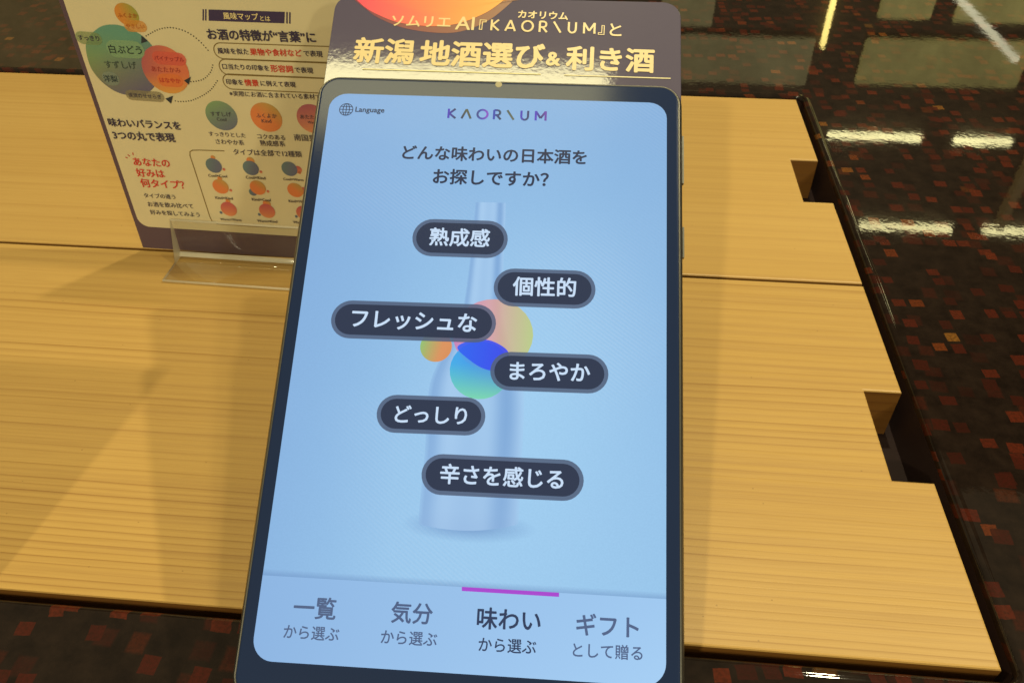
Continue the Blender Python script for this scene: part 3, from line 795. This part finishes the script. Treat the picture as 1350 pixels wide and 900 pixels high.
for pts in ([(436, 61.5), (400, 60.4), (290, 56.6)], [(428, 83.2), (400, 82.1), (297, 78.2)], [(428, 103.2), (400, 101.8), (302, 97.6)]):
    top = px(POP, pts); hgt = 0.0078; rr = hgt / 2
    c = Vector((top[-1].x, top[-1].y - rr))
    arc = [c + Vector((math.cos(t), math.sin(t))) * rr for t in (math.radians(90 + 18 * k) for k in range(1, 10))]
    bot = [Vector((p.x, p.y - hgt)) for p in reversed(top)]
    far = Vector((top[0].x + rr * 2, top[0].y - rr))
    arc2 = [Vector((top[0].x, top[0].y - rr)) + Vector((math.cos(t), math.sin(t))) * rr for t in (math.radians(-90 + 18 * k) for k in range(1, 10))]
    stroke('caption_frame', POP, list(top) + arc + bot + arc2, 0.0005, Q, M_INK, OLIVE, pop, closed=True)
pt('風味を似た', (287, 66.6), (328, 68)); pt('果物や食材など', (329.8, 68), (398, 69.8), RED, 0.02); pt('で表現', (400.5, 70), (425.5, 71.2))
pt('口当たりの印象を', (293.4, 87.2), (354.8, 89.6)); pt('形容詞', (357, 89.8), (386.4, 91), RED, 0.02); pt('で表現', (388.7, 91.8), (413, 92.8))
pt('印象を', (298.4, 107.3), (320.6, 108.3)); pt('情景', (322.6, 108.5), (341.2, 109.3), RED, 0.02); pt('に例えて表現', (343.8, 109.4), (390, 111.4))
pt('※実際にお酒に含まれている素材ではありません', (302.8, 122.8), (470, 129.5), INKB, 0.006)
# blobs of the map
z4 = lambda P: [(x / 6.75 + 60, y / 6.75) for x, y in P]
big = smooth_loop(px(POP, z4([(360, 430), (385, 335), (440, 275), (520, 228), (640, 222), (760, 262), (870, 325), (965, 430), (1010, 560), (1010, 700), (930, 815), (830, 850), (700, 840), (590, 795), (480, 705), (400, 590)])), 4)
def bigcol(u, v):
    return mixc(mixc((132, 146, 84), (88, 146, 132), min(1, v * 1.3 + u * .3 - .3)), (92, 88, 124), max(0, (1 - v) * 1.35 - 0.35 + (u - .5) * .6))
blob('flavour_blob', POP, big, Q, M_INK, lambda u, v: mixc(bigcol(u, v), (182, 160, 104), 0.12), pop)
def eb(c, rx, ry, rot, off, fn, soft=0.0):
    p = POP.at(c); e = (POP.at((c[0] + 10, c[1])) - p).length / 10
    return blob('flavour_blob', POP, ell(p.x, p.y, rx * e, ry * e * 1.18, rot), off, M_INK, lambda u, v: mixc(fn(u, v), (182, 160, 104), 0.26), pop, soft)
eb((167.4, 19.5), 15.5, 11.8, -25, Q, lambda u, v: mixc((214, 126, 46), (148, 148, 56), u * 1.5 - .4 + (v - .5) * .5))
eb((218.5, 92), 30, 26, -18, Q * 1.6, lambda u, v: mixc(mixc((158, 62, 96), (222, 98, 72), u * 1.2 + (1 - v) * .5), (226, 160, 62), max(0, (1 - v) * 2 - 1.15)))
def tagbox(a, b, hh, col, al=0.55):
    A, B = POP.at(a), POP.at(b); flat('tag_print', POP, capsule(A, B, hh, 6), Q * 2, M_INK, col, pop, al)
tagbox((100, 49), (135, 51.5), 0.0032, (140, 160, 110)); tagbox((141, 63.5), (191, 66), 0.0044, (150, 184, 140), .6); tagbox((135.5, 103), (158, 104), 0.0036, (150, 164, 150), .5)
tagbox((164, 34), (194, 35), 0.0028, (224, 156, 70), .6); tagbox((201, 75.5), (246, 78.5), 0.0033, (226, 104, 88), .7); tagbox((208, 105), (242, 106.5), 0.0034, (236, 130, 74), .7); tagbox((166, 124.5), (217, 128), 0.0028, (150, 140, 110), .6)
pt('すっきり', (103.7, 49.2), (131.4, 50.8)); pt('白ぶどう', (144, 64.2), (187.4, 66.2), (44, 60, 54), .016); pt('すずしげ', (138.5, 84.4), (180, 86.2), (62, 74, 70), .004); pt('洋梨', (137, 103), (155.6, 104), (48, 60, 64))
pt('渓流のせせらぎ', (169.6, 124.8), (213.3, 127.6), INKB, .01); pt('ふくよか', (155.6, 19.6), (181.5, 20.8), (170, 88, 40), .006); pt('やさしい', (166.5, 34), (191, 35), (176, 92, 44), .008)
pt('パイナップル', (203.7, 76), (243, 78.6), (150, 44, 50), .01); pt('あたたかみ', (200, 90.4), (238.5, 92.8), (160, 60, 56), .006); pt('はなやか', (211, 105), (238.5, 106.6), (176, 44, 44), .012)
dots('dotted_arrow', POP, spline(px(POP, [(193, 47.5), (208, 39.5), (223, 36.5), (238, 39), (252, 45.5), (264, 55), (275, 67)])), 0.00145, 0.00036, Q, M_INK, (52, 46, 40), pop)
dots('dotted_arrow', POP, spline(px(POP, [(280.7, 86), (277.8, 95), (267.4, 105), (251, 108)])), 0.00145, 0.00036, Q, M_INK, (52, 46, 40), pop)
dots('dotted_arrow', POP, spline(px(POP, [(286.7, 106.7), (276.3, 120), (255.6, 131.6), (237.8, 134), (228, 132)])), 0.00145, 0.00036, Q, M_INK, (52, 46, 40), pop)
for tr3 in ([(186.7, 57), (187, 46.8), (195.5, 54)], [(243, 106), (252, 101), (249.5, 111.5)], [(218.5, 129.8), (228.5, 126), (226, 136.5)]):
    flat('arrow_head', POP, px(POP, tr3), Q * 2.2, M_INK, (48, 52, 60), pop)
pt('味わいバランスを', (143, 160.6), (238.5, 165.6), INKB, .028); pt('3つの丸で表現', (149, 177.4), (231, 181.4), INKB, .028)
GB = lambda u, v: mixc((104, 150, 112), (78, 92, 132), (1 - v) * .9 + u * .5 - .2)
OG = lambda u, v: mixc((224, 112, 62), (150, 156, 74), max(0, u * .7 + v * .9 - .75))
PK = lambda u, v: mixc((226, 136, 96), (162, 66, 104), v * 1.0 - u * .2 + .1)
for c, fn, s1, s2, a in (((292.2, 152.6), GB, 'すずしげ', 'Cool', (278, 305)), ((351.3, 154.7), OG, 'ふくよか', 'Kind', (338, 365)), ((412, 156.6), PK, 'あたたかみ', 'Warm', (396, 428))):
    eb(c, 20.5, 16.5, -20, Q, fn)
    pt(s1, (a[0], c[1] - 3), (a[1], c[1] - 2), (70, 66, 80), .004); pt(s2, (c[0] - 6, c[1] + 4.2), (c[0] + 6.5, c[1] + 4.7), (70, 66, 80), .0)
pt('すっきりとした', (275.6, 175.8), (324, 178.4), INKB, .008); pt('さわやか系', (284.7, 186), (322, 187.8), INKB, .008)
pt('コクのある', (339.5, 179.2), (376, 181.2), INKB, .008); pt('熟成感系', (343, 188), (376, 189.4), INKB, .008); pt('南国果実の', (388, 180.6), (436, 183), INKB, .008)
for s, a, b in (('あなたの', (176, 212.4), (224, 215)), ('好みは', (180, 226.8), (217, 228.8)), ('何タイプ？', (185.6, 240.4), (243.5, 243.6))): pt(s, a, b, (200, 52, 46), .018)
for a, b in (((165.5, 207), (168.6, 208.4)), ((168.6, 203.6), (171.6, 206.4)), ((175.2, 201), (175.8, 204.6))):
    stroke('tick_mark', POP, px(POP, [a, b]), 0.0006, Q, M_INK, (186, 70, 58), pop)
for s, a, b in (('タイプの違う', (190, 257), (231.4, 259.2)), ('お酒を飲み比べて', (195, 268.4), (255, 271.4)), ('好みを探してみよう', (198.3, 279), (263.5, 282.6))): pt(s, a, b, INKB, .01)
stroke('caption_frame', POP, px(POP, [(296, 198.9), (262, 197.8), (254, 198), (250.6, 200), (250.6, 205), (256, 221), (266, 252), (277, 286), (280, 291.5), (286, 295), (330, 298.2), (420, 303)]), 0.00055, Q, M_INK, OLIVE, pop)
pt('タイプは全部で12種類', (308, 199.6), (398, 203), INKB, .008)
z6 = lambda x, y: (x / 4.655 + 130, y / 4.655 + 130)
cells = [((708, 410), 'B', 'Cool×Cool', (675, 790, 470)), ((935, 425), 'BO', 'Cool×Kind', (905, 1025, 481)), ((1172, 430), 'BP', 'Cool×Warm', (1135, 1258, 492)),
         ((750, 538), 'O', 'Kind×Kind', (718, 825, 606)), ((978, 545), 'OB', 'Kind×Cool', (942, 1057, 616)), ((1208, 560), 'OP', 'Kind×Warm', (1168, 1290, 627)),
         ((800, 676), 'P', 'Warm×Warm', (748, 878, 738)), ((1035, 688), 'PO', 'Warm×Kind', (975, 1097, 748)), ((1262, 700), 'PB', 'Warm×Cool', (1195, 1320, 756))]
BL = lambda u, v: mixc((70, 112, 128), (72, 84, 132), u + (1 - v) * .4)
fnm = {'B': BL, 'O': OG, 'P': lambda u, v: mixc((222, 128, 84), (186, 66, 84), v * 1.1)}
for (cx, cy), kk, s, (xa, xb, yy) in cells:
    c = z6(cx, cy)
    eb(c, 10.3, 8.6, -15, Q * 1.6, fnm[kk[0]])
    if len(kk) > 1: eb(z6(cx + (-2 if kk in ('BO', 'PO') else (-30 if kk == 'OB' else 52)), cy + (-44 if kk in ('BO', 'PO') else (28 if kk == 'OB' else 5))), 5.2, 4.4, 0, Q * 1.2, fnm[kk[1]])
    else: eb(z6(cx - 5, cy - 48), 3.0, 2.8, 0, Q * 1.2, fnm['O']); 
    eb(z6(cx + 62, cy + 24) if kk[0] != 'P' else z6(cx - 48, cy + 22), 1.9, 1.7, 0, Q * 1.2, fnm['P' if kk[0] != 'P' else 'B'])
    pt(s, z6(xa, yy - 1), z6(xb, yy + 5), INKB, .012)

# clear L-shaped holder in front of the card
hold = tag(empty('card_holder', (-0.229, 0.366, 0)), 'clear acrylic card holder with a low front lip, at the foot of the flavour card', 'card holder')
ax, bx_ = -0.0 + 0.0245, POPW - 0.004
def sheet(bm, x0, x1, prof_in, prof_out):
    """closed profile (inner run, rounded nose, outer run back, rounded nose) swept along the card"""
    def nose(a, b):
        a, b = Vector(a), Vector(b); c = (a + b) / 2; r = (a - c); q = Vector((r.y, -r.x)) if True else None
        return c, r
    a, b = Vector(prof_in[0]), Vector(prof_out[0]); c = (a + b) / 2; r = a - c; out0 = Vector((abs(r.y), 0))
    n0 = [c + r * math.cos(t) + out0 * math.sin(t) for t in (math.pi * (1 - k / 6) for k in range(1, 6))]
    a, b = Vector(prof_in[-1]), Vector(prof_out[-1]); c = (a + b) / 2; r = a - c; out1 = Vector((0, abs(r.x)))
    n1 = [c + r * math.cos(t) + out1 * math.sin(t) for t in (math.pi * k / 6 for k in range(1, 6))]
    loop = [Vector(p) for p in prof_in] + n1 + [Vector(p) for p in reversed(prof_out)] + n0
    m = len(prof_in); edge = set(range(3, 8)) | set(range(m - 1, m + 5)) | set(range(2 * m + 4, 2 * m + 10))  # bend faces take the pale edge colour: their light strip is painted
    def P(x, q): return PA + pex * x + pn * q[0] + Vector((0, 0, q[1] - PA.z))
    L = [bm.verts.new(P(x0, q)) for q in loop]; R_ = [bm.verts.new(P(x1, q)) for q in loop]
    for k in range(len(loop)):
        j2 = (k + 1) % len(loop); f = bm.faces.new((L[k], L[j2], R_[j2], R_[k])); f.smooth = True
        if k in edge: f.material_index = 1
    for V in (L, R_[::-1]):
        f = bm.faces.new(V); r = bmesh.ops.triangulate(bm, faces=[f])
        for g in r['faces']: g.material_index = 1
th = 0.0018
lip_h = 0.0245
off0 = 0.0022
pin = [(off0 + 0.0255, th), (off0 + 0.010, th), (off0 + th + 0.0024, th)] ; pou = [(off0 + 0.0255, 0.0003), (off0 + 0.010, 0.0003), (off0 + 0.003, 0.0003)]
for k in range(1, 7):
    a = math.radians(15 * k); r1, r2 = 0.0024, 0.0024 + th - 0.0003
    cx, cz = off0 + th + 0.0024, th + 0.0024
    pin.append((cx - r1 * math.sin(a), cz - r1 * math.cos(a))); pou.append((cx - r2 * math.sin(a), cz - r2 * math.cos(a)))
pin.append((off0 + th - 0.0009, lip_h)); pou.append((off0 - 0.0009, lip_h))
bm = bmesh.new(); sheet(bm, ax, bx_, pin, pou)
from_bm('bent_sheet', bm, [M_ACR, M_ACRE], hold)
bm = bmesh.new(); obox(bm, PA + pex * ax + pn * -0.0005 + Vector((0, 0, 0.0003 - PA.z)), pex * (bx_ - ax), pn * (off0 + 0.002), Vector((0, 0, 0.0012)), 0)
from_bm('slot_base', bm, [M_ACR], hold)

# ------------------------------------------------------------------ lit shelving beyond the counter: it shows only as reflections in the lacquer
shelf = tag(empty('display_shelf', (0.6, 1.85, -0.75)), 'dark display shelving with lit panels beyond the counter, mirrored in the lacquer', 'shelving')
bm = bmesh.new(); box(bm, -1.6, 1.815, -0.75, 2.4, 1.87, 1.9); from_bm('back_wall', bm, M_WALL, shelf)
def lamp_box(name, x0, z0, x1, z1, mat, d=0.012):
    bm = bmesh.new(); box(bm, x0, 1.813 - d, z0, x1, 1.813, z1)
    bmesh.ops.bevel(bm, geom=list(bm.edges), offset=0.003, segments=2, affect='EDGES'); return from_bm(name, bm, mat, shelf)
lamp_box('light_panel', 0.02, 0.425, 0.487, 0.532, M_PANEL2); lamp_box('light_panel', 0.592, 0.42, 0.935, 0.522, M_PANEL)
lamp_box('light_panel', 0.60, 0.22, 0.708, 0.378, M_PANEL); lamp_box('light_panel', 0.755, 0.22, 0.90, 0.382, M_PANEL); lamp_box('light_panel', 0.98, 0.26, 1.25, 0.52, M_PANEL)
lamp_box('light_panel', 0.15, 0.24, 0.262, 0.405, M_PANEL2); lamp_box('light_panel', -1.55, 0.28, -0.50, 0.62, M_PANELB)
for x0, x1, z in ((0.565, 0.775, 0.648), (0.848, 0.977, 0.649), (0.70, 0.925, 0.890), (1.0, 1.25, 0.889)):
    lamp_box('led_tube', x0, z - 0.006, x1, z + 0.006, M_LED, 0.02)
lamp_box('led_tube', 0.498, 0.22, 0.507, 0.443, M_LEDY, 0.02)

bm = bmesh.new()                                                      # slanting rail lamp running out from the shelf
def _hit(p, z):
    d = ray(p); q = EYE + d * (-H / d.z); d = Vector((d.x, d.y, -d.z)); return q + d * (z / d.z)
e0, e1 = _hit((1262, -8), 0.30), _hit((1341, 76), 0.30)
dv = (e1 - e0); sd = dv.cross(Vector((0, 0, 1))).normalized() * 0.010
obox(bm, e0 - sd / 2, dv, sd, Vector((0, 0, 0.008))); from_bm('led_tube', bm, M_LEDW, shelf)
lamp_box('post', 1.02, 0.66, 1.04, 0.875, M_POST, 0.03)  # no lamp: a shelf post, its lit look put in as emission

# unseen card added left of the view to cast a shadow on the front board
side = tag(empty('shadow_card', (-0.29, 0.12, 0)), 'unseen plain card added on the front rim, left of the view, to cast a shadow', 'sign')
bm = bmesh.new(); box(bm, -0.352, 0.1195, 0.0004, -0.227, 0.1207, 0.123); from_bm('card', bm, M_CARD, side)
bm = bmesh.new(); box(bm, -0.34, 0.1207, 0.0004, -0.24, 0.135, 0.003); from_bm('shadow_card_foot', bm, M_EDGE, side)
